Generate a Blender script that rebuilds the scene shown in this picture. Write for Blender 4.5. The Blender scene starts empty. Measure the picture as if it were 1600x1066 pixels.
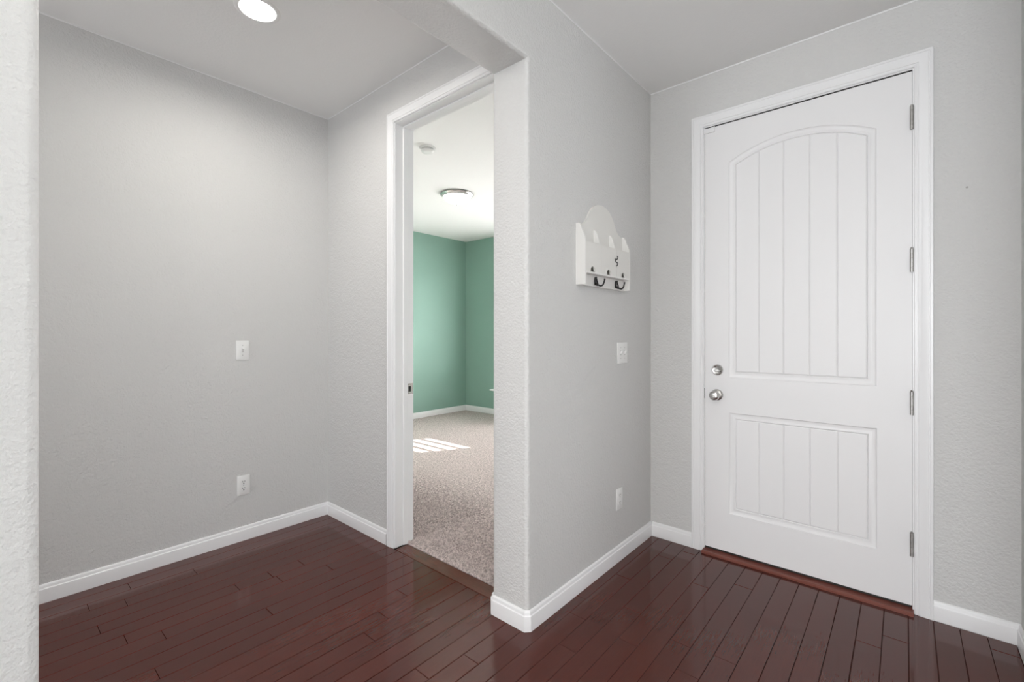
import bpy, bmesh, math, random
import numpy as np
from mathutils import Vector, Matrix

random.seed(7)
SC = bpy.context.scene
COL = SC.collection
PI = math.pi

# ------------------------------------------------------------------ camera, world, sun, window daylight, exposure
CAM_H = 1.25
cam_d = bpy.data.cameras.new('camera')
cam = bpy.data.objects.new('camera', cam_d)
COL.objects.link(cam)
cam.location = (0, 0, CAM_H)
cam.rotation_euler = (PI / 2, 0, 0.7103)
cam_d.sensor_width = 36
cam_d.lens = 713.94 * 36 / 1600
cam_d.shift_y = -(533 - 521.29) / 1600
cam_d.clip_start = 0.02
SC.camera = cam

world = bpy.data.worlds.new('sky')
SC.world = world
world.use_nodes = True
bgn = world.node_tree.nodes['Background']
bgn.inputs['Color'].default_value = (0.78, 0.88, 1.0, 1)
bgn.inputs['Strength'].default_value = 1.6

SUN_EL = math.radians(18.7)
sun_d = bpy.data.lights.new('sun', 'SUN')
sun_d.energy = 42
sun_d.angle = math.radians(0.18)
sun_d.color = (1.0, 0.94, 0.90)
sun = bpy.data.objects.new('sun', sun_d)
COL.objects.link(sun)
_dir = Vector((-0.459 * math.cos(SUN_EL), -0.888 * math.cos(SUN_EL), -math.sin(SUN_EL)))
sun.rotation_euler = _dir.to_track_quat('-Z', 'Y').to_euler()
sun.location = (-1, 9, 5)


def window_light(name, loc, direction, sx, sy, power, color=(1, 1, 1)):
    d = bpy.data.lights.new(name, 'AREA')
    d.shape = 'RECTANGLE'
    d.size, d.size_y = sx, sy
    d.energy = power
    d.color = color
    o = bpy.data.objects.new(name, d)
    COL.objects.link(o)
    o.location = loc
    o.rotation_euler = Vector(direction).to_track_quat('-Z', 'Y').to_euler()
    return o


DAY = (0.96, 0.98, 1.0)
DAYW = (1.0, 0.97, 0.965)
window_light('daylight_living_back', (0.1, -5.38, 1.45), (0, 1, 0), 2.4, 1.9, 205, DAY)
window_light('daylight_living_right', (4.48, -1.2, 1.45), (-1, 0, 0), 2.6, 1.9, 66, DAY)
window_light('added_light_alcove', (-2.2, -2.53, 1.5), (0, 1, 0), 1.1, 1.3, 29, DAY)  # unseen light added to raise the ambient level in the alcove
window_light('daylight_bedroom_a', (-3.03, 5.231, 1.37), (0, -1, 0), 0.76, 1.42, 50, DAYW)
window_light('daylight_bedroom_b', (-4.035, 5.231, 1.37), (0, -1, 0), 0.71, 1.42, 50, DAYW)

vs = SC.view_settings
vs.view_transform = 'Standard'
vs.look = 'None'
vs.exposure = 0.13
vs.gamma = 1.0
vs.use_curve_mapping = False
SC.cycles.caustics_reflective = False
SC.cycles.caustics_refractive = False
SC.cycles.diffuse_bounces = 7
SC.cycles.max_bounces = 14

# ------------------------------------------------------------------ measured planes (metres)
XP = -1.200      # hall face of the partition with the opening
XQ = -1.403      # alcove face of the partition
YD = 2.719       # front door wall
XL = -3.037      # left wall of the alcove
YE = 1.573       # alcove end wall with the bedroom doorway
YE2 = 1.697
XR = 0.3545      # short wall to the right of the front door
ZC = 2.739       # ceiling
YN, YF, ZH = 0.07, 1.494, 2.408     # opening in the partition
BRX, BRY = -5.42, 5.15              # bedroom corner


# ------------------------------------------------------------------ materials
def new_mat(name):
    m = bpy.data.materials.new(name)
    m.use_nodes = True
    nt = m.node_tree
    return m, nt, nt.nodes['Principled BSDF']


def nd(nt, t, **kw):
    n = nt.nodes.new(t)
    for k, v in kw.items():
        if k in n.inputs:
            n.inputs[k].default_value = v
        else:
            setattr(n, k, v)
    return n


def paint(name, col, rough=0.55, bump=0.0, scale=120, dist=0.002, spec=0.35, var=0.0):
    m, nt, b = new_mat(name)
    b.inputs['Base Color'].default_value = (*col, 1)
    b.inputs['Roughness'].default_value = rough
    b.inputs['Specular IOR Level'].default_value = spec
    if bump > 0:
        tc = nd(nt, 'ShaderNodeTexCoord')
        n1 = nd(nt, 'ShaderNodeTexNoise', Scale=scale, Detail=3.0, Roughness=0.55)
        n2 = nd(nt, 'ShaderNodeTexNoise', Scale=scale * 0.32, Detail=2.0, Roughness=0.5)
        nt.links.new(tc.outputs['Object'], n1.inputs['Vector'])
        nt.links.new(tc.outputs['Object'], n2.inputs['Vector'])
        mx = nd(nt, 'ShaderNodeMath', operation='MULTIPLY_ADD')
        mx.inputs[1].default_value = 0.6
        nt.links.new(n2.outputs['Fac'], mx.inputs[0])
        nt.links.new(n1.outputs['Fac'], mx.inputs[2])
        bp = nd(nt, 'ShaderNodeBump', Strength=bump, Distance=dist)
        nt.links.new(mx.outputs[0], bp.inputs['Height'])
        nt.links.new(bp.outputs['Normal'], b.inputs['Normal'])
    return m


WALL = paint('wall_paint_grey', (0.64, 0.637, 0.628), 0.6, 0.85, 95, 0.005)
CEIL = paint('ceiling_paint', (0.84, 0.838, 0.83), 0.7, 0.3, 80, 0.003)
GREEN = paint('wall_paint_green', (0.26, 0.415, 0.35), 0.6, 0.35, 95, 0.0035)
TRIM = paint('trim_white_paint', (0.83, 0.83, 0.835), 0.32, spec=0.5)
DOORW = paint('door_white_paint', (0.81, 0.805, 0.81), 0.42, spec=0.45)
PLASTIC = paint('white_plastic', (0.82, 0.82, 0.81), 0.3, spec=0.5)
SCREW = paint('painted_screw', (0.55, 0.55, 0.54), 0.4)
SLOT = paint('dark_slot', (0.03, 0.03, 0.03), 0.6)
BLACK = paint('black_metal', (0.012, 0.012, 0.012), 0.35, spec=0.5)
RUBBER = paint('dark_weatherstrip', (0.035, 0.032, 0.03), 0.7)
GLASSW = paint('white_bowl_glass', (0.88, 0.88, 0.88), 0.15, spec=0.5)
SUBFLOOR = paint('subfloor', (0.02, 0.012, 0.01), 0.8)
SMUDGE = paint('scuff', (0.42, 0.41, 0.40), 0.7)


def metal(name, col, rough):
    m, nt, b = new_mat(name)
    b.inputs['Base Color'].default_value = (*col, 1)
    b.inputs['Metallic'].default_value = 1.0
    b.inputs['Roughness'].default_value = rough
    return m


NICKEL = metal('satin_nickel', (0.62, 0.61, 0.59), 0.27)
HINGE = metal('hinge_steel', (0.50, 0.49, 0.47), 0.35)


def beadboard():
    m, nt, b = new_mat('rack_white_beadboard')
    b.inputs['Base Color'].default_value = (0.74, 0.73, 0.70, 1)
    b.inputs['Roughness'].default_value = 0.4
    tc = nd(nt, 'ShaderNodeTexCoord')
    sep = nd(nt, 'ShaderNodeSeparateXYZ')
    nt.links.new(tc.outputs['Object'], sep.inputs[0])
    mu = nd(nt, 'ShaderNodeMath', operation='MULTIPLY')
    mu.inputs[1].default_value = 1 / 0.0235
    nt.links.new(sep.outputs['Y'], mu.inputs[0])
    fr = nd(nt, 'ShaderNodeMath', operation='FRACT')
    nt.links.new(mu.outputs[0], fr.inputs[0])
    gt = nd(nt, 'ShaderNodeMath', operation='GREATER_THAN')
    gt.inputs[1].default_value = 0.12
    nt.links.new(fr.outputs[0], gt.inputs[0])
    bp = nd(nt, 'ShaderNodeBump', Strength=0.6, Distance=0.002)
    nt.links.new(gt.outputs[0], bp.inputs['Height'])
    nt.links.new(bp.outputs['Normal'], b.inputs['Normal'])
    return m


BEAD = beadboard()
RACKW = paint('rack_white', (0.78, 0.77, 0.75), 0.4, spec=0.4)


def wood(name, dark, light, rough, axis='Y', coat=0.0):
    m, nt, b = new_mat(name)
    tc = nd(nt, 'ShaderNodeTexCoord')
    oi = nd(nt, 'ShaderNodeObjectInfo')
    off = nd(nt, 'ShaderNodeMath', operation='MULTIPLY')
    off.inputs[1].default_value = 37.0
    nt.links.new(oi.outputs['Random'], off.inputs[0])
    cmb = nd(nt, 'ShaderNodeCombineXYZ')
    for k in 'XYZ':
        nt.links.new(off.outputs[0], cmb.inputs[k])
    add = nd(nt, 'ShaderNodeVectorMath', operation='ADD')
    nt.links.new(tc.outputs['Object'], add.inputs[0])
    nt.links.new(cmb.outputs[0], add.inputs[1])

    def stretched(a, c):
        mp = nd(nt, 'ShaderNodeMapping')
        mp.inputs['Scale'].default_value = (a, c, a) if axis == 'Y' else (c, a, a)
        nt.links.new(add.outputs[0], mp.inputs['Vector'])
        return mp
    # broad cathedral figure
    mp1 = stretched(9, 0.9)
    n1 = nd(nt, 'ShaderNodeTexNoise', Scale=1.0, Detail=2.0, Roughness=0.5, Distortion=0.4)
    nt.links.new(mp1.outputs[0], n1.inputs['Vector'])
    mul = nd(nt, 'ShaderNodeMath', operation='MULTIPLY')
    mul.inputs[1].default_value = 26.0
    nt.links.new(n1.outputs['Fac'], mul.inputs[0])
    sn = nd(nt, 'ShaderNodeMath', operation='SINE')
    nt.links.new(mul.outputs[0], sn.inputs[0])
    # fine pores
    mp2 = stretched(330, 14)
    n2 = nd(nt, 'ShaderNodeTexNoise', Scale=1.0, Detail=3.0, Roughness=0.6)
    nt.links.new(mp2.outputs[0], n2.inputs['Vector'])
    # blotches
    n3 = nd(nt, 'ShaderNodeTexNoise', Scale=5.0, Detail=2.0)
    nt.links.new(add.outputs[0], n3.inputs['Vector'])
    a1 = nd(nt, 'ShaderNodeMath', operation='MULTIPLY_ADD')
    a1.inputs[1].default_value = 0.05
    nt.links.new(sn.outputs[0], a1.inputs[0])
    nt.links.new(n2.outputs['Fac'], a1.inputs[2])
    a2 = nd(nt, 'ShaderNodeMath', operation='MULTIPLY_ADD')
    a2.inputs[1].default_value = 0.40
    nt.links.new(n3.outputs['Fac'], a2.inputs[0])
    nt.links.new(a1.outputs[0], a2.inputs[2])
    a3 = nd(nt, 'ShaderNodeMath', operation='MULTIPLY_ADD')
    a3.inputs[1].default_value = 0.40
    nt.links.new(oi.outputs['Random'], a3.inputs[0])
    nt.links.new(a2.outputs[0], a3.inputs[2])
    mr = nd(nt, 'ShaderNodeMapRange')
    mr.inputs['From Min'].default_value = 0.5
    mr.inputs['From Max'].default_value = 1.35
    nt.links.new(a3.outputs[0], mr.inputs['Value'])
    rp = nd(nt, 'ShaderNodeValToRGB')
    rp.color_ramp.elements[0].color = (*dark, 1)
    rp.color_ramp.elements[1].color = (*light, 1)
    nt.links.new(mr.outputs[0], rp.inputs['Fac'])
    nt.links.new(rp.outputs['Color'], b.inputs['Base Color'])
    b.inputs['Roughness'].default_value = rough
    b.inputs['Specular IOR Level'].default_value = 0.5
    # open grain and a slight wave in the lacquer
    mp4 = stretched(14, 5)
    n4 = nd(nt, 'ShaderNodeTexNoise', Scale=1.0, Detail=1.0)
    nt.links.new(mp4.outputs[0], n4.inputs['Vector'])
    h = nd(nt, 'ShaderNodeMath', operation='MULTIPLY_ADD')
    h.inputs[1].default_value = 0.06
    nt.links.new(n2.outputs['Fac'], h.inputs[0])
    nt.links.new(n4.outputs['Fac'], h.inputs[2])
    bp = nd(nt, 'ShaderNodeBump', Strength=0.10, Distance=0.003)
    nt.links.new(h.outputs[0], bp.inputs['Height'])
    nt.links.new(bp.outputs['Normal'], b.inputs['Normal'])
    return m


WOOD = wood('cherry_stained_oak', (0.060, 0.0108, 0.0062), (0.086, 0.0160, 0.0088), 0.10)
WOODX = wood('cherry_board_painted_sheen', (0.075, 0.022, 0.015), (0.16, 0.05, 0.034), 0.14, axis='X')  # colour lightened to paint in the reflection of bedroom carpet and ceiling
SILL = wood('red_threshold_wood', (0.12, 0.038, 0.028), (0.22, 0.072, 0.052), 0.3, axis='X')


def carpet_mat():
    m, nt, b = new_mat('carpet_pile')
    tc = nd(nt, 'ShaderNodeTexCoord')
    n = nd(nt, 'ShaderNodeTexNoise', Scale=70.0, Detail=3.0)
    nt.links.new(tc.outputs['Object'], n.inputs['Vector'])
    rp = nd(nt, 'ShaderNodeValToRGB')
    rp.color_ramp.elements[0].position = 0.36
    rp.color_ramp.elements[0].color = (0.40, 0.335, 0.32, 1)
    rp.color_ramp.elements[1].position = 0.64
    rp.color_ramp.elements[1].color = (0.80, 0.69, 0.665, 1)
    nt.links.new(n.outputs['Fac'], rp.inputs['Fac'])
    nt.links.new(rp.outputs['Color'], b.inputs['Base Color'])
    b.inputs['Roughness'].default_value = 0.95
    b.inputs['Specular IOR Level'].default_value = 0.1
    bp = nd(nt, 'ShaderNodeBump', Strength=0.8, Distance=0.008)
    n2 = nd(nt, 'ShaderNodeTexNoise', Scale=140.0, Detail=2.0)
    nt.links.new(tc.outputs['Object'], n2.inputs['Vector'])
    nt.links.new(n2.outputs['Fac'], bp.inputs['Height'])
    nt.links.new(bp.outputs['Normal'], b.inputs['Normal'])
    return m


CARPET = carpet_mat()
PALE = paint('pale_bounce_carpet', (0.56, 0.56, 0.55), 0.95, 0.6, 140, 0.006, spec=0.1)  # unseen floor made pale to bounce light up to the ceiling


def pane_mat():
    m, nt, b = new_mat('window_glass')
    tr = nd(nt, 'ShaderNodeBsdfTransparent')
    gl = nd(nt, 'ShaderNodeBsdfGlossy', Roughness=0.02)
    mx = nd(nt, 'ShaderNodeMixShader')
    mx.inputs['Fac'].default_value = 0.06
    nt.links.new(tr.outputs[0], mx.inputs[1])
    nt.links.new(gl.outputs[0], mx.inputs[2])
    nt.links.new(mx.outputs[0], nt.nodes['Material Output'].inputs['Surface'])
    return m


PANE = pane_mat()


def lamp_lens(name, strength):
    m, nt, b = new_mat(name)
    b.inputs['Base Color'].default_value = (0.9, 0.9, 0.9, 1)
    b.inputs['Emission Color'].default_value = (1.0, 0.97, 0.92, 1)
    b.inputs['Emission Strength'].default_value = strength
    return m


LENS = lamp_lens('lit_diffuser', 6.0)

# ------------------------------------------------------------------ object helpers
WLOC = {}


def link(o, parent=None, kind=None, label=None, cat=None, group=None):
    COL.objects.link(o)
    if parent is not None:
        o.parent = parent
    if kind:
        o['kind'] = kind
    if label:
        o['label'] = label
    if cat:
        o['category'] = cat
    if group:
        o['group'] = group
    return o


def empty(name, loc, **kw):
    o = bpy.data.objects.new(name, None)
    o.empty_display_size = 0.05
    o.location = loc
    link(o, **kw)
    WLOC[o] = Vector(loc)
    return o


def obj(name, bm, mat, parent=None, smooth=None, weighted=False, **kw):
    """bm is in world coordinates; the object sits in its parent's frame"""
    base = WLOC.get(parent, Vector((0, 0, 0)))
    me = bpy.data.meshes.new(name)
    bmesh.ops.translate(bm, verts=bm.verts, vec=-base)
    bmesh.ops.recalc_face_normals(bm, faces=bm.faces)
    bm.to_mesh(me)
    bm.free()
    me.materials.append(mat)
    o = bpy.data.objects.new(name, me)
    link(o, parent, **kw)
    WLOC[o] = base
    if smooth is not None:
        for p in me.polygons:
            p.use_smooth = True
        me.set_sharp_from_angle(angle=math.radians(smooth))
    if weighted:
        md = o.modifiers.new('weighted', 'WEIGHTED_NORMAL')
        md.keep_sharp = True
        md.weight = 100
    return o


def box(x0, x1, y0, y1, z0, z1, bev=0.0, seg=2, bm=None):
    b2 = bmesh.new()
    bmesh.ops.create_cube(b2, size=1)
    for v in b2.verts:
        v.co = Vector((x0 + (v.co.x + .5) * (x1 - x0), y0 + (v.co.y + .5) * (y1 - y0), z0 + (v.co.z + .5) * (z1 - z0)))
    if bev > 0:
        bmesh.ops.bevel(b2, geom=list(b2.edges), offset=bev, segments=seg, profile=0.5, affect='EDGES')
    if bm is None:
        return b2
    return merge(bm, b2)


def merge(bm, b2):
    me = bpy.data.meshes.new('tmp')
    b2.to_mesh(me)
    b2.free()
    bm.from_mesh(me)
    bpy.data.meshes.remove(me)
    return bm


def prism(poly, lo, hi, plane, bm=None):
    """polygon in a coordinate plane ('yz' extruded in x, 'xz' in y, 'xy' in z)"""
    b = bm or bmesh.new()

    def p3(p, h):
        return {'yz': (h, p[0], p[1]), 'xz': (p[0], h, p[1]), 'xy': (p[0], p[1], h)}[plane]
    a = [b.verts.new(p3(p, lo)) for p in poly]
    c = [b.verts.new(p3(p, hi)) for p in poly]
    b.faces.new(a)
    b.faces.new(c[::-1])
    n = len(poly)
    for i in range(n):
        b.faces.new((a[i], a[(i + 1) % n], c[(i + 1) % n], c[i]))
    return b


def grid_wall(us, vs_, holes, lo, hi, plane):
    """boxes of a wall in (u, z), leaving the hole rectangles (u0, u1, z0, z1) open"""
    b = bmesh.new()
    us, vs_ = sorted(set(us)), sorted(set(vs_))
    for i in range(len(us) - 1):
        for j in range(len(vs_) - 1):
            cu, cv = (us[i] + us[i + 1]) / 2, (vs_[j] + vs_[j + 1]) / 2
            if any(h[0] < cu < h[1] and h[2] < cv < h[3] for h in holes):
                continue
            if plane == 'xz':
                box(us[i], us[i + 1], lo, hi, vs_[j], vs_[j + 1], bm=b)
            else:
                box(lo, hi, us[i], us[i + 1], vs_[j], vs_[j + 1], bm=b)
    bmesh.ops.remove_doubles(b, verts=b.verts, dist=1e-5)
    return b


def offset_path(pts, a, closed=False):
    """2D polyline moved to its left by a, with mitred corners"""
    n = len(pts)
    out = []
    for i in range(n):
        p = Vector(pts[i])
        d0 = d1 = None
        if closed or i > 0:
            d0 = (p - Vector(pts[(i - 1) % n])).normalized()
        if closed or i < n - 1:
            d1 = (Vector(pts[(i + 1) % n]) - p).normalized()
        d0 = d0 or d1
        d1 = d1 or d0
        n0, n1 = Vector((-d0.y, d0.x)), Vector((-d1.y, d1.x))
        m = (n0 + n1)
        m = m / max(1e-6, m.dot(n0)) if m.length > 1e-6 else n0
        out.append(p + m * a)
    return out


def sweep(path, profile, to3d, closed=False, cap=True):
    """profile: list of (offset to the left, height); to3d(u, v, h) -> xyz"""
    b = bmesh.new()
    loops = []
    for a, h in profile:
        loops.append([b.verts.new(to3d(q.x, q.y, h)) for q in offset_path(path, a, closed)])
    n = len(path)
    for k in range(len(loops) - 1):
        for i in range(n if closed else n - 1):
            j = (i + 1) % n
            b.faces.new((loops[k][i], loops[k][j], loops[k + 1][j], loops[k + 1][i]))
    if cap and not closed:
        for e in (0, n - 1):
            b.faces.new([l[e] for l in loops])
    return b


def lathe(profile, origin, axis, seg=32, bm=None):
    """profile: (radius, distance along axis)"""
    b = bm or bmesh.new()
    ax = Vector(axis).normalized()
    u = ax.orthogonal().normalized()
    w = ax.cross(u)
    o = Vector(origin)
    rings = []
    for r, h in profile:
        if r < 1e-6:
            rings.append([b.verts.new(o + ax * h)])
        else:
            rings.append([b.verts.new(o + ax * h + (u * math.cos(2 * PI * k / seg) + w * math.sin(2 * PI * k / seg)) * r) for k in range(seg)])
    for a, c in zip(rings, rings[1:]):
        for k in range(seg):
            j = (k + 1) % seg
            if len(a) == 1 and len(c) == 1:
                continue
            if len(a) == 1:
                b.faces.new((a[0], c[j], c[k]))
            elif len(c) == 1:
                b.faces.new((a[k], a[j], c[0]))
            else:
                b.faces.new((a[k], a[j], c[j], c[k]))
    return b


def tube(pts, radii, seg=10, bm=None):
    b = bm or bmesh.new()
    P = [Vector(p) for p in pts]
    if not hasattr(radii, '__len__'):
        radii = [radii] * len(P)
    t = (P[1] - P[0]).normalized()
    u = t.orthogonal().normalized()
    rings = []
    for i, p in enumerate(P):
        t = (P[min(i + 1, len(P) - 1)] - P[max(i - 1, 0)]).normalized()
        u = (u - t * u.dot(t)).normalized()
        w = t.cross(u)
        rings.append([b.verts.new(p + (u * math.cos(2 * PI * k / seg) + w * math.sin(2 * PI * k / seg)) * radii[i]) for k in range(seg)])
    for a, c in zip(rings, rings[1:]):
        for k in range(seg):
            j = (k + 1) % seg
            b.faces.new((a[k], a[j], c[j], c[k]))
    b.faces.new(rings[0][::-1])
    b.faces.new(rings[-1])
    return b


def fill_holes(outer, holes, lo, hi, plane):
    """flat plate with holes, made by filling a 2D curve and reading back its triangles"""
    cu = bpy.data.curves.new('tmp', 'CURVE')
    cu.dimensions = '2D'
    cu.fill_mode = 'FRONT'
    for loop in [outer] + holes:
        s = cu.splines.new('POLY')
        s.points.add(len(loop) - 1)
        for p, q in zip(s.points, loop):
            p.co = (q[0], q[1], 0, 1)
        s.use_cyclic_u = True
    co = bpy.data.objects.new('tmp', cu)
    COL.objects.link(co)
    dg = bpy.context.evaluated_depsgraph_get()
    dg.update()
    me = bpy.data.meshes.new_from_object(co.evaluated_get(dg))
    b = bmesh.new()
    b.from_mesh(me)
    bpy.data.objects.remove(co)
    bpy.data.curves.remove(cu)
    bpy.data.meshes.remove(me)
    bmesh.ops.remove_doubles(b, verts=b.verts, dist=1e-6)
    r = bmesh.ops.extrude_face_region(b, geom=list(b.faces))
    top = {v for v in r['geom'] if isinstance(v, bmesh.types.BMVert)}
    for v in b.verts:
        h = hi if v in top else lo
        p = v.co.copy()
        v.co = {'yz': Vector((h, p.x, p.y)), 'xz': Vector((p.x, h, p.y))}[plane]
    return b


def chamfer_prism(outline, y_front, y_back, ch, drop):
    """piece in the xz plane facing -y with a chamfer on its front edges"""
    b = bmesh.new()
    inn = offset_path(outline, ch, True)
    l0 = [b.verts.new((p[0], y_back, p[1])) for p in outline]
    l1 = [b.verts.new((p[0], y_front + drop, p[1])) for p in outline]
    l2 = [b.verts.new((p[0], y_front, p[1])) for p in inn]
    n = len(outline)
    for a, c in ((l0, l1), (l1, l2)):
        for i in range(n):
            j = (i + 1) % n
            b.faces.new((a[i], a[j], c[j], c[i]))
    b.faces.new(l2)
    return b


S = 'structure'
# ------------------------------------------------------------------ floor of planks
floor = obj('floor', grid_wall([XL - .1, 4.7], [-0.06, -0.0125], [], -5.6, YD + .15, 'xz'), SUBFLOOR, kind=S,
            label='dark cherry stained wood plank floor of the hall and alcove', cat='floor')
PW, PX = 0.0822, 0.011
JOINTS = [(-2.838, .321), (-2.927, .48), (-2.763, .441), (-2.857, .735), (-2.509, .824), (-2.514, .979), (-2.424, .387), (-2.336, .496),
          (-2.086, .424), (-2.172, .846), (-2.579, .326), (-2.451, .992), (-2.523, 1.139), (-2.33, 1.215), (-1.834, 1.324), (-1.75, 1.165),
          (-1.669, 1.044), (-1.253, 1.227), (-1.335, 1.057), (-1.16, 1.855), (-1.085, 2.151), (-1.09, 1.722), (-1.006, 1.519),
          (-.932, 1.919), (-.845, 1.708), (-1.006, 2.491), (-.938, 2.628), (-.772, 2.328), (-.715, 1.839), (-.604, 2.452), (-.515, 1.857),
          (-.111, 2.328), (-.032, 2.437), (.303, 2.611)]


def plank_bm(x0, x1, y0, y1, bm=None, dz=0.0):
    g, c = 0.0006, 0.0016
    x0, x1, y0, y1 = x0 + g, x1 - g, y0 + g, y1 - g
    b = bm or bmesh.new()
    bot = [b.verts.new((x, y, -0.012)) for x, y in ((x0, y0), (x1, y0), (x1, y1), (x0, y1))]
    mid = [b.verts.new((x, y, dz - c)) for x, y in ((x0, y0), (x1, y0), (x1, y1), (x0, y1))]
    top = [b.verts.new((x, y, dz)) for x, y in ((x0 + c, y0 + c), (x1 - c, y0 + c), (x1 - c, y1 - c), (x0 + c, y1 - c))]
    for a, d in ((bot, mid), (mid, top)):
        for i in range(4):
            j = (i + 1) % 4
            b.faces.new((a[i], a[j], d[j], d[i]))
    b.faces.new(top)
    return b


rows = {}
for jx, jy in JOINTS:
    rows.setdefault(math.floor((jx - PX) / PW), []).append(jy)
Y_NEAR = -0.7
k0, k1 = math.floor((XL - PX) / PW), math.floor((XR - PX) / PW)
for k in range(k0, k1 + 1):
    x0, x1 = max(PX + k * PW, XL + .004), min(PX + (k + 1) * PW, XR - .002)
    if x1 - x0 < 0.01:
        continue
    ymax = 1.563 if x1 < -1.29 else 2.706
    cuts = sorted(rows.get(k, []))
    first = cuts[0] if cuts else ymax - random.uniform(0.1, 0.5) - 1.9
    y = first - random.uniform(0.7, 1.3)
    while y > Y_NEAR + 0.15:
        cuts.append(y)
        y -= random.uniform(0.6, 1.3)
    ys = [Y_NEAR] + sorted(c for c in cuts if Y_NEAR + .05 < c < ymax - .03) + [ymax]
    for a, c in zip(ys, ys[1:]):
        obj('plank', plank_bm(x0, x1, a, c, dz=random.uniform(-0.0003, 0.0003)), WOOD, floor)
obj('floor_living', grid_wall([XP, XR, 4.58], [-.0124, 0.004], [], -5.45, Y_NEAR - .002, 'xz'), PALE, kind=S, label='unseen pale carpet behind the hall, added to bounce light', cat='carpet')
obj('floor_living_side', box(XR + .002, 4.58, Y_NEAR - .002, 1.399, -.0124, .004), PALE, kind=S, label='unseen pale carpet beside the hall, added to bounce light', cat='carpet')
obj('floor_alcove_near', box(XL, XQ, -2.6, Y_NEAR - .002, -.0124, 0.0), WOOD, kind=S, label='wood floor at the unseen end of the alcove', cat='floor')
obj('threshold_board', plank_bm(-2.236, -1.435, 1.5655, 1.652), WOODX, floor)

# ------------------------------------------------------------------ carpet
cb = bmesh.new()
box(BRX, XQ - .015, 1.655, BRY, -0.05, 0.002, bm=cb)
carpet = obj('floor_carpet', cb, CARPET, kind=S, label='taupe cut pile carpet of the green bedroom beyond the doorway', cat='carpet')


def carpet_pile():
    rng = np.random.default_rng(3)
    c, s = math.cos(0.7103), math.sin(0.7103)
    pts, siz = [], []
    for y0, y1, sp, sc in ((1.655, 2.3, .0090, 1.0), (2.3, 3.2, .011, 1.25), (3.2, BRY - .02, .016, 1.8)):
        xs = np.arange(BRX + .02, -1.45, sp)
        ys = np.arange(y0 + .002, y1, sp)
        X, Y = np.meshgrid(xs, ys)
        X = (X + rng.uniform(-.45, .45, X.shape) * sp).ravel()
        Y = (Y + rng.uniform(-.45, .45, Y.shape) * sp).ravel()
        d = -X * s + Y * c
        u = 800 + 713.94 * (X * c + Y * s) / d
        ok = (u > 560) & (u < 800 + 40) & (Y > y0) & (Y > 1.657)
        pts.append(np.stack([X[ok], Y[ok]], 1))
        siz.append(np.full(ok.sum(), sp * .72))
    p = np.concatenate(pts)
    r = np.concatenate(siz)
    n = len(p)
    a = rng.uniform(0, 2 * PI, n)
    h = rng.uniform(.006, .0165, n) * np.clip((2.9 - p[:, 1]) / 1.0, .16, 1)
    lean = rng.normal(0, .0045, (n, 2))
    V = np.zeros((n, 4, 3))
    for k in range(3):
        V[:, k, 0] = p[:, 0] + r * np.cos(a + k * 2.094)
        V[:, k, 1] = p[:, 1] + r * np.sin(a + k * 2.094)
        V[:, k, 2] = 0.0
    V[:, 3, 0] = p[:, 0] + lean[:, 0]
    V[:, 3, 1] = p[:, 1] + lean[:, 1]
    V[:, 3, 2] = h
    base = (np.arange(n) * 4)[:, None]
    F = np.concatenate([base + np.array(t) for t in ((0, 1, 3), (1, 2, 3), (2, 0, 3))])
    me = bpy.data.meshes.new('carpet_pile')
    me.vertices.add(n * 4)
    me.vertices.foreach_set('co', V.ravel())
    me.loops.add(len(F) * 3)
    me.loops.foreach_set('vertex_index', F.ravel())
    me.polygons.add(len(F))
    me.polygons.foreach_set('loop_start', np.arange(len(F)) * 3)
    me.update(calc_edges=True)
    me.materials.append(CARPET)
    link(bpy.data.objects.new('carpet_pile', me), carpet, kind='stuff')


carpet_pile()

# ------------------------------------------------------------------ ceiling and walls
obj('ceiling', box(-5.6, 4.75, -5.65, 5.35, ZC, ZC + .12), CEIL, kind=S, label='pale grey painted ceiling over hall, alcove and bedroom', cat='ceiling')

BN = 0.019                               # bullnose radius
notch = [(YN, -.012), (YN, ZH), (YF, ZH), (YF, -.012)]
prof = [(BN * (1 - math.sin(q * PI / 16)), XQ + BN * (1 - math.cos(q * PI / 16))) for q in range(9)]
prof += [(BN * (1 - math.cos(q * PI / 16)), XP - BN * (1 - math.sin(q * PI / 16))) for q in range(9)]
pb = sweep(notch, prof, lambda u, v, h: (h, u, v), cap=False)
face = [(-5.6, -.012)] + [tuple(p) for p in offset_path(notch, BN)] + [(5.28, -.012), (5.28, ZC + .02), (-5.6, ZC + .02)]
for xx in (XQ, XP):
    pb.faces.new([pb.verts.new((xx, p[0], p[1])) for p in face])
bmesh.ops.remove_doubles(pb, verts=pb.verts, dist=1e-5)
box(XQ, XP, -5.62, -5.6, -.012, ZC + .02, bm=pb)
box(XQ, XP, 5.28, 5.30, -.012, ZC + .02, bm=pb)
wall_partition = obj('wall_partition', pb, WALL, smooth=35, weighted=True, kind=S,
                     label='grey partition wall with rounded corners around the square opening into the alcove', cat='wall')
wall_left = obj('wall_left', box(XL - .12, XL, -2.72, YE2, -.012, ZC + .02), WALL, kind=S, label='long grey textured alcove wall with a switch above an outlet', cat='wall')
LA = (-2.75, -1.65, 0.85, 2.15)
obj('wall_alcove_near', grid_wall([XL, LA[0], LA[1], XQ], [-.012, LA[2], LA[3], ZC + .02], [LA], -2.72, -2.6, 'xz'), WALL, kind=S, label='unseen grey alcove wall with a window added to light the alcove', cat='wall')
DX0, DX1, DZ = -2.250, -1.450, 2.473      # clear bedroom doorway
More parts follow.
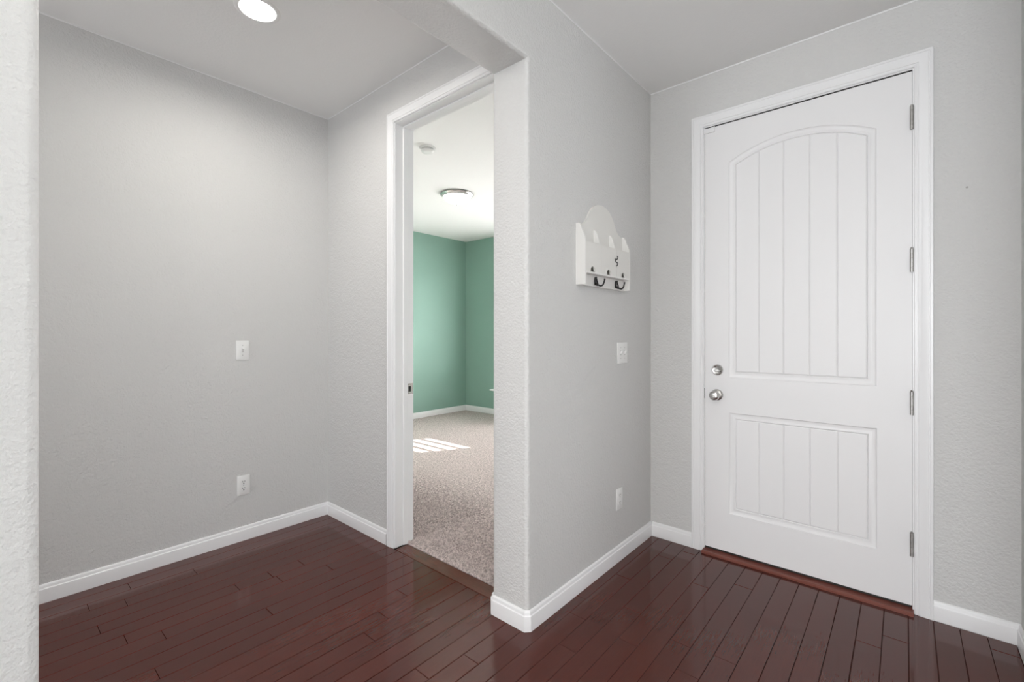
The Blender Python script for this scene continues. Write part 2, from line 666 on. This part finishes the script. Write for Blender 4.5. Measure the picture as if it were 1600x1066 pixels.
wall_end = obj('wall_alcove', prism([(XL, -.012), (DX0 - .018, -.012), (DX0 - .018, DZ + .018), (DX1 + .018, DZ + .018), (DX1 + .018, -.012), (XQ, -.012), (XQ, ZC + .02), (XL, ZC + .02)], YE, YE2, 'xz'),
               WALL, kind=S, label='grey alcove wall holding the bedroom doorway', cat='wall')
FX0, FX1, FZ = -0.8755, 0.0255, 2.432     # clear opening between the front door jambs
wall_front = obj('wall_front', prism([(XP, -.012), (FX0 - .018, -.012), (FX0 - .018, FZ + .018), (FX1 + .018, FZ + .018), (FX1 + .018, -.012), (XR + .15, -.012), (XR + .15, ZC + .02), (XP, ZC + .02)], YD, YD + .15, 'xz'),
                 WALL, kind=S, label='grey wall around the white front door', cat='wall')
RWY = 1.40
rb = box(XR, XR + .12, RWY, YD, -.012, ZC + .02)
bmesh.ops.bevel(rb, geom=[e for e in rb.edges if all(abs(v.co.y - RWY) < 1e-4 for v in e.verts)], offset=.019, segments=6, profile=.5, affect='EDGES')
obj('wall_right', rb, WALL, smooth=35, weighted=True, kind=S, label='grey side wall meeting the front wall right of the door', cat='wall')
obj('wall_living_front', box(XR + .12, 4.72, 1.40, 1.52, -.012, ZC + .02), WALL, kind=S, label='grey wall of the living area beside the hall', cat='wall')
obj('wall_pillar_shade', box(XP, -0.58, -1.7, -0.8, -.012, ZC + .02), WALL, kind=S, label='unseen grey block added to shade the pillar by the opening', cat='wall')  # unseen block added to keep window light off the pillar
LB = (-1.1, 1.3, 0.5, 2.4)
obj('wall_back', grid_wall([XP, LB[0], LB[1], 4.72], [-.012, LB[2], LB[3], ZC + .02], [LB], -5.6, -5.45, 'xz'), WALL, kind=S, label='grey wall with a wide window behind the hall', cat='wall')
LR = (-2.5, 0.1, 0.5, 2.4)
obj('wall_living_right', grid_wall([-5.45, LR[0], LR[1], 1.40], [-.012, LR[2], LR[3], ZC + .02], [LR], 4.58, 4.72, 'yz'), WALL, kind=S, label='grey side wall of the living area with a window', cat='wall')
wall_bl = obj('wall_bedroom_left', box(BRX - .12, BRX, YE2 - .12, BRY + .14, -.012, ZC + .02), GREEN, kind=S, label='long mint green bedroom wall left of the inner corner', cat='wall')
obj('wall_bedroom_back', box(BRX, XL - .12, YE2 - .12, YE2, -.012, ZC + .02), WALL, kind=S, label='unseen bedroom wall backing the alcove, grey for neutral bounce light', cat='wall')  # out of view; grey instead of green to keep bounce light neutral
obj('wall_bedroom_right', box(XQ - .014, XQ - .001, YE2, BRY, .003, ZC), WALL, kind=S, label='unseen bedroom wall backing the hall partition, grey for neutral bounce light', cat='wall')  # also grey, unseen, to cut the green tint in bounced light
WA, WB = (-4.41, -3.66, 0.62, 2.12), (-3.43, -2.63, 0.62, 2.12)
wall_bf = obj('wall_bedroom_front', grid_wall([BRX, WA[0], WA[1], WB[0], WB[1], XQ], [-.012, .62, 2.12, ZC + .02], [WA, WB], BRY, BRY + .14, 'xz'), GREEN, kind=S, label='mint green bedroom wall right of the inner corner', cat='wall')


def paint_line(parent, x0, x1, y0, y1):
    obj('paint_line', box(x0, x1, y0, y1, ZC - .006, ZC - .0002), TRIM, parent)


paint_line(wall_left, XL, XL + .002, -2.6, YE)
paint_line(wall_end, XL, XQ, YE - .002, YE)
paint_line(wall_partition, XP, XP + .002, -2, YD)
paint_line(wall_front, XP, XR, YD - .002, YD)

mk = lathe([(0.0045, 0.0), (0.0045, 0.0006), (0, 0.0007)], (0.199, YD, 1.868), (0, -1, 0), 14)
obj('scuff_mark', mk, SMUDGE, wall_front)


# ------------------------------------------------------------------ windows outside the frame that light the place
def window(name, u0, u1, z0, z1, plane, d0, d1, label):
    w = empty(name, ((u0 + u1) / 2, d0, z0) if plane == 'xz' else (d0, (u0 + u1) / 2, z0), kind=S, label=label, cat='window')

    def bar(n, a, b, c, d, mat=TRIM, t0=0.0, t1=1.0):
        e0, e1 = d0 + (d1 - d0) * t0, d0 + (d1 - d0) * t1
        obj(n, box(a, b, min(e0, e1), max(e0, e1), c, d) if plane == 'xz' else box(min(e0, e1), max(e0, e1), a, b, c, d), mat, w)
    t = .045
    bar('frame_rail', u0, u1, z0, z0 + t)
    bar('frame_rail', u0, u1, z1 - t, z1)
    bar('frame_stile', u0, u0 + t, z0 + t, z1 - t)
    bar('frame_stile', u1 - t, u1, z0 + t, z1 - t)
    bar('pane', u0 + t, u1 - t, z0 + t, z1 - t, PANE, .45, .55)
    return w


window('window_1', *WB, 'xz', BRY + .085, BRY + .135, 'white framed bedroom window farther from the inner corner')
window('window_2', *WA, 'xz', BRY + .085, BRY + .135, 'white framed bedroom window nearer the inner corner')
window('window_3', *LB, 'xz', -5.55, -5.5, 'wide white framed window behind the hall')
window('window_added_alcove', *LA, 'xz', -2.69, -2.64, 'unseen white framed window added to light the alcove')  # added out of view to go with the alcove fill light
window('window_4', *LR, 'yz', 4.62, 4.67, 'white framed window in the living area side wall')


def blind(x0, x1, z0, z1, label):
    t = empty('window_blind', ((x0 + x1) / 2, BRY + .05, z1), label=label, cat='blind', group='blinds in the bedroom windows')
    obj('head_rail', box(x0, x1, BRY + .022, BRY + .075, z1 - .05, z1 - .002, .003, 1), TRIM, t)
    z = z1 - .075
    while z > z0 + .045:
        b = box(x0 + .004, x1 - .004, BRY + .024, BRY + .073, z - .0016, z + .0016)
        bmesh.ops.rotate(b, verts=b.verts, cent=(0, BRY + .0485, z), matrix=Matrix.Rotation(math.radians(0.5), 3, 'X'))
        obj('slat', b, TRIM, t)
        z -= .052
    obj('bottom_rail', box(x0 + .004, x1 - .004, BRY + .024, BRY + .073, z0 + .012, z0 + .026, .002, 1), TRIM, t)


blind(WB[0] + .004, WB[1] - .004, WB[2], WB[3], 'white slatted blind in bedroom window farther from the inner corner')
blind(WA[0] + .004, WA[1] - .004, WA[2], WA[3], 'white slatted blind in bedroom window nearer the inner corner')

# ------------------------------------------------------------------ baseboards
BASE = [(0, 0.0005), (.0135, 0.0005), (.0135, .060), (.0125, .064), (.0095, .067), (.0085, .070), (.0085, .0765), (.0065, .0815), (.003, .085), (0, .085)]


def baseboard(name, path, label, z=0.0):
    b = sweep(path, BASE, lambda u, v, h: (u, v, h + z))
    return obj(name, b, TRIM, smooth=25, kind=S, label=label, cat='baseboard')


ch = .014
g = .0005
baseboard('baseboard_left', [(XL + g, YE), (XL + g, -2.6)], 'long white baseboard along the alcove wall below the outlet')
baseboard('baseboard_alcove', [(DX0 - .0745, YE - g), (XL + .0135, YE - g)], 'short white baseboard between alcove corner and bedroom doorway')
baseboard('baseboard_partition', [(XP + g, YD), (XP + g, YF + ch - .002), (XP - ch + .002, YF - g), (XQ + ch - .002, YF - g), (XQ - g, YF + ch - .002), (XQ - g, YE)],
          'white baseboard wrapping the rounded corner of the partition')
baseboard('baseboard_pillar', [(XP + g, YN - ch), (XP + g, -0.8)], 'white baseboard of the partition before the opening')
CW = 0.064
baseboard('baseboard_front', [(FX0 - .0055 - CW, YD - g), (XP + .0135, YD - g)], 'short white baseboard between partition and front door')
baseboard('baseboard_right', [(XR - g, RWY + .02), (XR - g, YD - g), (FX1 + .002 + CW, YD - g)], 'white baseboard right of the front door turning the corner')
baseboard('baseboard_bedroom', [(XQ - .014, BRY - g), (BRX + g, BRY - g), (BRX + g, YE2)], 'white baseboard along the green bedroom walls', z=.006)

# ------------------------------------------------------------------ door casings and jambs
CASE = [(0, 0), (0, .008), (.003, .0105), (.010, .0105), (.0115, .0085), (.014, .0085), (.016, .0115), (.027, .0125), (.036, .0155), (.048, .0165),
        (.0495, .0145), (.052, .0145), (.0535, .017), (.062, .017), (.064, .015), (.064, 0)]


def casing(parent, x0, x1, z1, y, rev, sc=1.0, sgn=-1):
    path = [(x1 + rev, 0.0005), (x1 + rev, z1 + rev), (x0 - rev, z1 + rev), (x0 - rev, 0.0005)]
    prof = [(-a * sc, h) for a, h in CASE]
    return obj('casing', sweep(path, prof, lambda u, v, h: (u, y + sgn * h, v)), TRIM, parent, smooth=25)


def jamb_set(parent, x0, x1, z1, ya, yb, z0=0.0005):
    t = .0175
    obj('jamb', box(x0 - t, x0, ya, yb, z0, z1 + t, .0008, 1), TRIM, parent)
    obj('jamb', box(x1, x1 + t, ya, yb, z0, z1 + t, .0008, 1), TRIM, parent)
    obj('head_jamb', box(x0, x1, ya, yb, z1, z1 + t, .0008, 1), TRIM, parent)


# bedroom doorway
t1 = empty('trim_1', ((DX0 + DX1) / 2, YE, 0), kind=S, label='white casing and jambs of the bedroom doorway with a strike plate', cat='door frame')
casing(t1, DX0, DX1, DZ, YE - .0003, .004, 0.92)
jamb_set(t1, DX0, DX1, DZ, YE - .001, YE2 + .001)
ys0, ys1 = YE + .052, YE + .084
obj('door_stop', box(DX0, DX0 + .010, ys0, ys1, 0.0005, DZ, .003, 2), TRIM, t1)
obj('door_stop', box(DX1 - .010, DX1, ys0, ys1, 0.0005, DZ, .003, 2), TRIM, t1)
obj('door_stop', box(DX0 + .010, DX1 - .010, ys0, ys1, DZ - .010, DZ, .003, 2), TRIM, t1)
cas2 = casing(t1, DX0, DX1, DZ, YE2 + .0003, .004, 0.92, 1)
sp = obj('strike_plate', box(DX0 + .0002, DX0 + .0022, YE2 - .036, YE2 + .002, .888, .952, .0006, 1), NICKEL, t1)
obj('latch_hole', box(DX0 + .0018, DX0 + .0027, YE2 - .031, YE2 - .014, .903, .934), SLOT, sp)
for z in (.894, .946):
    obj('screw', lathe([(.0036, .0), (.0036, .0008), (0, .001)], (DX0 + .0022, YE2 - .0225, z), (1, 0, 0), 10), HINGE, sp)

# front door frame
t2 = empty('trim_2', ((FX0 + FX1) / 2, YD, 0), kind=S, label='white casing and jambs around the front door', cat='door frame')
casing(t2, FX0, FX1, FZ, YD - .0003, .005)
jamb_set(t2, FX0, FX1, FZ, YD - .001, YD + .15)
DY = YD + .001           # front face of the door slab
for a in ((FX0, FX0 + .012, .022, FZ), (FX1 - .012, FX1, .022, FZ), (FX0 + .012, FX1 - .012, FZ - .012, FZ)):
    obj('weatherstrip', box(a[0], a[1], DY + .046, DY + .10, a[2], a[3]), RUBBER, t2)
for a in ((FX0, FX0 + .0024, .022, FZ - .003), (FX0, FX1, FZ - .0045, FZ)):
    obj('weatherstrip', box(a[0], a[1], DY + .003, DY + .044, a[2], a[3]), RUBBER, t2)
# black latch recess in the jamb
obj('strike_plate', box(FX0 - .0005, FX0 + .0012, YD - .0022, YD + .036, .878, .935, .0004, 1), BLACK, t2)
thr = prism([(2.676, 0.0005), (2.676, .010), (2.683, .0155), (2.716, .0165), (2.83, .0165), (2.83, 0.0005)], FX0 - .004, FX1 + .004, 'yz')
obj('threshold', thr, SILL, t2)
obj('door_sweep', box(FX0 + .004, FX1 - .004, DY + .012, DY + .040, .0168, .034), RUBBER, t2)

# ------------------------------------------------------------------ front door
SX0, SX1, SZ0, SZ1 = -0.8725, 0.0246, 0.031, 2.425
door = empty('door_1', ((SX0 + SX1) / 2, DY, SZ0), kind=S, label='white front door with an arched plank panel over a square plank panel', cat='door')
UPX0, UPX1, UPZ0, UPS, UPT = -0.744, -0.101, 1.003, 2.205, 2.291
LOX0, LOX1, LOZ0, LOZ1 = -0.743, -0.099, 0.245, 0.808


def arch_outline(n=28):
    cx, half, sag = (UPX0 + UPX1) / 2, (UPX1 - UPX0) / 2, UPT - UPS
    R = (half * half + sag * sag) / (2 * sag)
    th = math.asin(half / R)
    cz = UPT - R
    arc = [(cx + R * math.sin(th * (1 - 2 * i / n)), cz + R * math.cos(th * (1 - 2 * i / n))) for i in range(n + 1)]
    return [(UPX0, UPZ0), (UPX1, UPZ0)] + arc, (cx, cz, R)


up, (acx, acz, aR) = arch_outline()
lo = [(LOX0, LOZ0), (LOX1, LOZ0), (LOX1, LOZ1), (LOX0, LOZ1)]
obj('slab', fill_holes([(SX0, SZ0), (SX1, SZ0), (SX1, SZ1), (SX0, SZ1)], [up, lo], DY, DY + .030, 'xz'), DOORW, door)
obj('slab_core', box(SX0 + .001, SX1 - .001, DY + .0305, DY + .044, SZ0 + .001, SZ1 - .001), DOORW, door)
MOULD = [(0, 0), (.0015, .0030), (.005, .0052), (.010, .0068), (.017, .0078), (.023, .0070), (.028, .0048), (.031, .0048), (.033, .0062), (.0345, .0095), (.0345, .030)]
IN = .0345


def panel(outline, x0, x1, zb, ztop):
    obj('panel_moulding', sweep(outline, MOULD, lambda u, v, h: (u, DY + h, v), closed=True), DOORW, door, smooth=40)
    w = (x1 - x0) / 5
    for i in range(5):
        a, b = x0 + i * w + (.0002 if i else .0003), x0 + (i + 1) * w - (.0002 if i < 4 else .0003)
        m = 8
        tops = [(b + (a - b) * q / m, ztop(b + (a - b) * q / m)) for q in range(m + 1)]
        obj('panel_plank', chamfer_prism([(a, zb), (b, zb)] + tops, DY + .0052, DY + .030, .0045, .0026), DOORW, door)


panel(up, UPX0 + IN, UPX1 - IN, UPZ0 + IN + .0004, lambda x: acz + math.sqrt((aR - IN - .0004) ** 2 - (x - acx) ** 2))
panel(lo, LOX0 + IN, LOX1 - IN, LOZ0 + IN + .0004, lambda x: LOZ1 - IN - .0004)

# knob and deadbolt
KX = -0.807
kn = obj('door_knob', lathe([(0, 0), (.0325, 0), (.0325, .003), (.030, .007), (.021, .010), (.0145, .013), (.0125, .020), (.0125, .028), (.017, .034), (.0245, .040), (.0275, .048), (.0270, .056), (.023, .062), (.014, .0655), (0, .0665)],
                            (KX, DY, .903), (0, -1, 0), 40), NICKEL, door, smooth=50, label='round satin nickel knob')
obj('turn_button', box(KX - .0035, KX + .0035, DY - .073, DY - .066, .8955, .9105, .0015, 2), NICKEL, kn)
db = obj('deadbolt', lathe([(0, 0), (.031, 0), (.031, .004), (.0285, .009), (.0255, .011), (.0235, .0095), (0, .0095)], (KX + .002, DY, 1.044), (0, -1, 0), 40), NICKEL, door, smooth=50, label='round satin nickel deadbolt')
tt = lathe([(0, 0), (.0195, .001), (.020, .006), (.016, .012), (0, .014)], (KX + .002, DY - .0095, 1.041), (0, -1, 0), 24)
for v in tt.verts:
    v.co.z = 1.041 + (v.co.z - 1.041) * .38
obj('thumb_turn', tt, NICKEL, db, smooth=50)
# hinges
for zc in (2.2155, 1.5775, .9385, .307):
    h = bmesh.new()
    for q in range(5):
        lathe([(0, 0), (.0068, 0), (.0068, .0198), (0, .0198)], (.0232, YD - .0075, zc - .052 + q * .0208), (0, 0, 1), 14, bm=h)
    lathe([(0, 0), (.0046, .0), (.0056, .003), (.003, .006), (0, .0065)], (.0232, YD - .0075, zc + .0518), (0, 0, 1), 12, bm=h)
    hg = obj('hinge', h, HINGE, door, smooth=40)
    obj('hinge_leaf', box(.0232, .0330, YD - .0048, YD - .0012, zc - .052, zc + .052, .0005, 1), HINGE, hg)
# small bracket over the latch side top corner
br = box(-.878, -.819, DY - .0085, DY + .0005, 2.396, 2.4235, .001, 1)
box(-.8225, -.819, DY - .0105, DY - .002, 2.420, 2.4375, bm=br)
obj('corner_bracket', br, DOORW, door, label='small white bracket lapping the top corner')


# ------------------------------------------------------------------ wall plates
def plate_frame(origin, normal):
    """returns f(u, v, h): u along the wall (+y), v up, h out of the wall"""
    ox, oy, oz = origin
    return lambda u, v, h: Vector((ox + normal * h, oy + u, oz + v))


def pbox(F, u0, u1, v0, v1, h0, h1, bev=0.0, seg=2):
    a, c = F(u0, v0, h0), F(u1, v1, h1)
    return box(min(a.x, c.x), max(a.x, c.x), min(a.y, c.y), max(a.y, c.y), min(a.z, c.z), max(a.z, c.z), bev, seg)


def switch(origin, gangs, label):
    F = plate_frame(origin, 1)
    t = empty('light_switch', origin, label=label, cat='light switch')
    hw = .0355 if gangs == 1 else .0585
    obj('cover_plate', pbox(F, -hw, hw, -.0585, .0585, .0003, .0062, .0028, 2), PLASTIC, t, smooth=40)
    for gi in range(gangs):
        u = (gi - (gangs - 1) / 2) * .046
        obj('toggle_slot', pbox(F, u - .0055, u + .0055, -.0125, .0125, .0055, .0066), SCREW, t)
        tg = bmesh.new()
        up_ = 1 if gi % 2 == 0 else 1
        pts = [(0, -.009, .006), (0, .009, .006), (0, .0125 * up_, .018), (0, .006 * up_, .0195)]
        b = bmesh.new()
        vs0 = [b.verts.new(F(u - .0042, q[1], q[2])) for q in pts]
        vs1 = [b.verts.new(F(u + .0042, q[1], q[2])) for q in pts]
        b.faces.new(vs0)
        b.faces.new(vs1[::-1])
        for i in range(4):
            b.faces.new((vs0[i], vs0[(i + 1) % 4], vs1[(i + 1) % 4], vs1[i]))
        tg.free()
        obj('toggle', b, PLASTIC, t)
        for v in (-.030, .030):
            obj('screw', lathe([(.0034, 0), (.0034, .0006), (.002, .0012), (0, .0013)], F(u, v, .0060), (1, 0, 0), 12), SCREW, t)


def outlet(origin, label):
    F = plate_frame(origin, 1)
    t = empty('power_outlet', origin, label=label, cat='outlet')
    obj('cover_plate', pbox(F, -.0355, .0355, -.0585, .0585, .0003, .0062, .0028, 2), PLASTIC, t, smooth=40)
    for v in (-.0198, .0198):
        rc = []
        for k in range(28):
            a = 2 * PI * k / 28
            rc.append((.0172 * math.cos(a), max(-.0140, min(.0140, .0172 * math.sin(a)))))
        b = bmesh.new()
        o3 = [F(p[0], v + p[1], 0) for p in rc]
        prism([(p.y, p.z) for p in o3], F(0, 0, .0050).x, F(0, 0, .0078).x, 'yz', b)
        r = obj('receptacle', b, PLASTIC, t)
        for u, hh in ((-.0064, .0042), (.0064, .0036)):
            obj('slot', pbox(F, u - .0013, u + .0013, v + .0030 - hh, v + .0030 + hh, .0072, .0081), SLOT, r)
        obj('ground_hole', lathe([(.0030, 0), (.0030, .0008), (0, .0009)], F(0, v - .0082, .0074), (1, 0, 0), 12), SLOT, r)
    obj('screw', lathe([(.003, 0), (.003, .0006), (0, .0010)], F(0, 0, .0060), (1, 0, 0), 12), SCREW, t)


switch((XL, 1.031, 1.149), 1, 'white single toggle switch on the alcove wall above an outlet')
outlet((XL, 1.0365, .333), 'white duplex outlet low on the alcove wall below the single switch')
switch((XP, 2.335, 1.142), 2, 'white double toggle switch on the partition below the key rack')
outlet((XP, 2.301, .337), 'white duplex outlet low on the partition below the double switch')

# ------------------------------------------------------------------ mail and key rack
RY0, RY1, RZ0 = 1.865, 2.331, 1.485
XF = -1.147
rack = empty('key_rack', (XP, (RY0 + RY1) / 2, RZ0), label='white wooden mail and key rack with arched back and black hooks', cat='key rack')
half = [(1.8765, 1.779), (1.898, 1.781), (1.920, 1.789), (1.940, 1.803), (1.955, 1.822), (1.970, 1.845), (1.990, 1.870), (2.018, 1.892), (2.050, 1.905), (2.080, 1.911)]
mid = (RY0 + RY1) / 2
arch = half + [(mid, 1.912)] + [(2 * mid - y, z) for y, z in half[::-1]]
obj('back_panel', prism([(RY0 + .0115, RZ0), (RY1 - .0115, RZ0)] + arch[::-1], XP + .0005, XP + .0105, 'yz'), BEAD, rack)
side = [(XP + .0005, RZ0), (XF, RZ0), (XF, 1.692), (-1.149, 1.708), (-1.156, 1.727), (-1.164, 1.744), (-1.170, 1.762), (-1.176, 1.775), (-1.185, 1.782), (XP + .0005, 1.782)]
for y in (RY0, RY1 - .011):
    obj('side_panel', prism(side, y, y + .011, 'xz'), RACKW, rack)
divi = [(XP + .011, 1.549), (XF - .0085, 1.549), (XF - .0085, 1.694), (-1.160, 1.712), (-1.166, 1.735), (-1.174, 1.757), (-1.182, 1.768), (XP + .011, 1.770)]
for y in (2.012, 2.172):
    obj('divider', prism(divi, y, y + .007, 'xz'), RACKW, rack)
obj('shelf', box(XP + .011, XF + .003, RY0 + .0115, RY1 - .0115, 1.5405, 1.5485), RACKW, rack)
edges = [RY0 + .0115, 2.0160, 2.1760, RY1 - .0115]
for i, hc in enumerate((1.936, 2.094, 2.251)):
    a, b_ = edges[i] + (.0004 if i else 0), edges[i + 1] - (.0011 if i == 1 else .0002)
    zb, zt = 1.549, 1.692
    arc = [(hc + .022 * math.cos(PI * q / 12), zb + .027 * math.sin(PI * q / 12)) for q in range(13)]
    poly = [(b_, zb), (b_, zt), (a, zt), (a, zb)] + arc[::-1]
    obj('front_panel', prism(poly, XF - .008, XF, 'yz'), BEAD, rack)
obj('hook_rail', box(XP + .011, XP + .021, RY0 + .0115, RY1 - .0115, RZ0, 1.540, .0008, 1), RACKW, rack)
for hy in (2.010, 2.224):
    x0 = XP + .021
    hb = lathe([(0, 0), (.0105, 0), (.0105, .002), (.0075, .0045), (0, .0055)], (x0, hy, 1.513), (1, 0, 0), 18)
    for v in hb.verts:
        v.co.z = 1.513 + (v.co.z - 1.513) * 2.0
    hk = obj('coat_hook', hb, BLACK, rack, smooth=50, label='black double coat hook')
    for sgn in (-1, 1):
        pts, rad = [], []
        for q in range(13):
            a = q / 12
            ang = -PI * 0.5 + a * PI * 0.98
            px = x0 + .003 + .028 * a + .010 * math.sin(a * PI)
            pz = 1.502 - .020 * math.sin(a * PI * .85) + .030 * a * a
            pts.append((px, hy + sgn * .042 * a ** 1.15, pz))
            rad.append(.0050 - .0014 * a)
        pr = tube(pts, rad, 10)
        lathe([(0, -.0055), (.0035, -.0042), (.0052, 0), (.0035, .0042), (0, .0055)], pts[-1], (0, 0, 1), 12, bm=pr)
        obj('prong', pr, BLACK, hk, smooth=50)
# little black wire latch at the seam of the front
pts = []
for q in range(26):
    a = q / 25
    pts.append((XF + .0025, 2.171 + .0125 * math.sin(a * 2 * PI * 1.5 + .4), 1.655 - .050 * a + .004 * math.sin(a * 2 * PI * 3)))
lt = tube(pts, .0023, 8)
obj('wire_latch', lt, BLACK, rack, smooth=50, label='small black wire latch')


# ------------------------------------------------------------------ lights and detector
def downlight(x, y, power, label):
    t = empty('recessed_light', (x, y, ZC), label=label, cat='ceiling light', group='recessed ceiling lights')
    obj('trim_ring', lathe([(.076, -.004), (.078, -.0055), (.090, -.0035), (.096, -.0003)], (x, y, ZC), (0, 0, 1), 48), CEIL, t, smooth=50)
    obj('lens', lathe([(0, -.0055), (.050, -.0052), (.077, -.0035)], (x, y, ZC), (0, 0, 1), 48), LENS, t, smooth=50)
    d = bpy.data.lights.new('downlight', 'AREA')
    d.shape = 'DISK'
    d.size = .145
    d.spread = math.radians(170)
    d.energy = power
    d.color = (1.0, 0.955, 0.89)
    o = bpy.data.objects.new('downlight', d)
    COL.objects.link(o)
    o.parent = t
    o.location = (0, 0, -.012)
    return t


downlight(-2.255, 0.83, 8.6, 'round lit recessed light in the alcove ceiling')
downlight(-0.18, .39, 7, 'round lit recessed light in the hall ceiling before the front door')
downlight(-0.18, -1.9, 12, 'round lit recessed light in the hall ceiling farther from the front door')

fx, fy = -3.621, 3.31
fl = empty('ceiling_light', (fx, fy, ZC), label='flush mount light with nickel ring and white glass bowl on the bedroom ceiling', cat='ceiling light')
obj('ring', lathe([(.150, 0), (.172, -.004), (.176, -.012), (.170, -.020), (.160, -.024), (.157, -.034), (.150, -.038), (.146, -.030), (.146, 0)], (fx, fy, ZC), (0, 0, 1), 56), NICKEL, fl, smooth=40)
BOWL = lamp_lens('lit_bowl_glass', 2.5)
obj('bowl', lathe([(.1455, -.030), (.140, -.048), (.124, -.068), (.098, -.086), (.066, -.098), (.032, -.104), (0, -.106)], (fx, fy, ZC), (0, 0, 1), 56), BOWL, fl, smooth=60)
obj('finial', lathe([(0, -.105), (.010, -.106), (.010, -.110), (.005, -.113), (.008, -.118), (.006, -.125), (0, -.128)], (fx, fy, ZC), (0, 0, 1), 20), NICKEL, fl, smooth=50)

sx, sy = -2.90, 2.335
sd = empty('smoke_detector', (sx, sy, ZC), label='small round white smoke detector on the bedroom ceiling by the doorway', cat='smoke detector')
obj('mounting_base', lathe([(0, 0), (.064, 0), (.065, -.004), (.062, -.010), (.055, -.012), (0, -.012)], (sx, sy, ZC), (0, 0, 1), 40), PLASTIC, sd, smooth=40)
obj('vent_band', lathe([(.049, -.0115), (.047, -.022)], (sx, sy, ZC), (0, 0, 1), 40), SCREW, sd, smooth=40)
obj('cap', lathe([(.052, -.021), (.053, -.026), (.046, -.036), (.030, -.041), (0, -.042)], (sx, sy, ZC), (0, 0, 1), 40), PLASTIC, sd, smooth=40)

# ------------------------------------------------------------------ low table in the bedroom, its corner showing past the partition
tx, ty = -4.35, 4.896
tb = empty('side_table', (tx, ty, 0.012), label='low white table whose corner shows against the green bedroom wall', cat='table')


def rotz(b):
    bmesh.ops.rotate(b, verts=b.verts, cent=(tx, ty, 0), matrix=Matrix.Rotation(0.7103 + PI / 4, 3, 'Z'))
    return b


w = .155
obj('tabletop', rotz(box(tx - w, tx + w, ty - w, ty + w, .432, .450, .003, 2)), TRIM, tb)
obj('leg', lathe([(.028, .43), (.020, .40), (.018, .10), (.024, .04), (.024, .02)], (tx, ty, 0), (0, 0, 1), 20), TRIM, tb, smooth=40)
obj('foot', lathe([(0, .026), (.05, .024), (.10, .018), (.11, .0125), (0, .0125)], (tx, ty, 0), (0, 0, 1), 28), TRIM, tb, smooth=40)
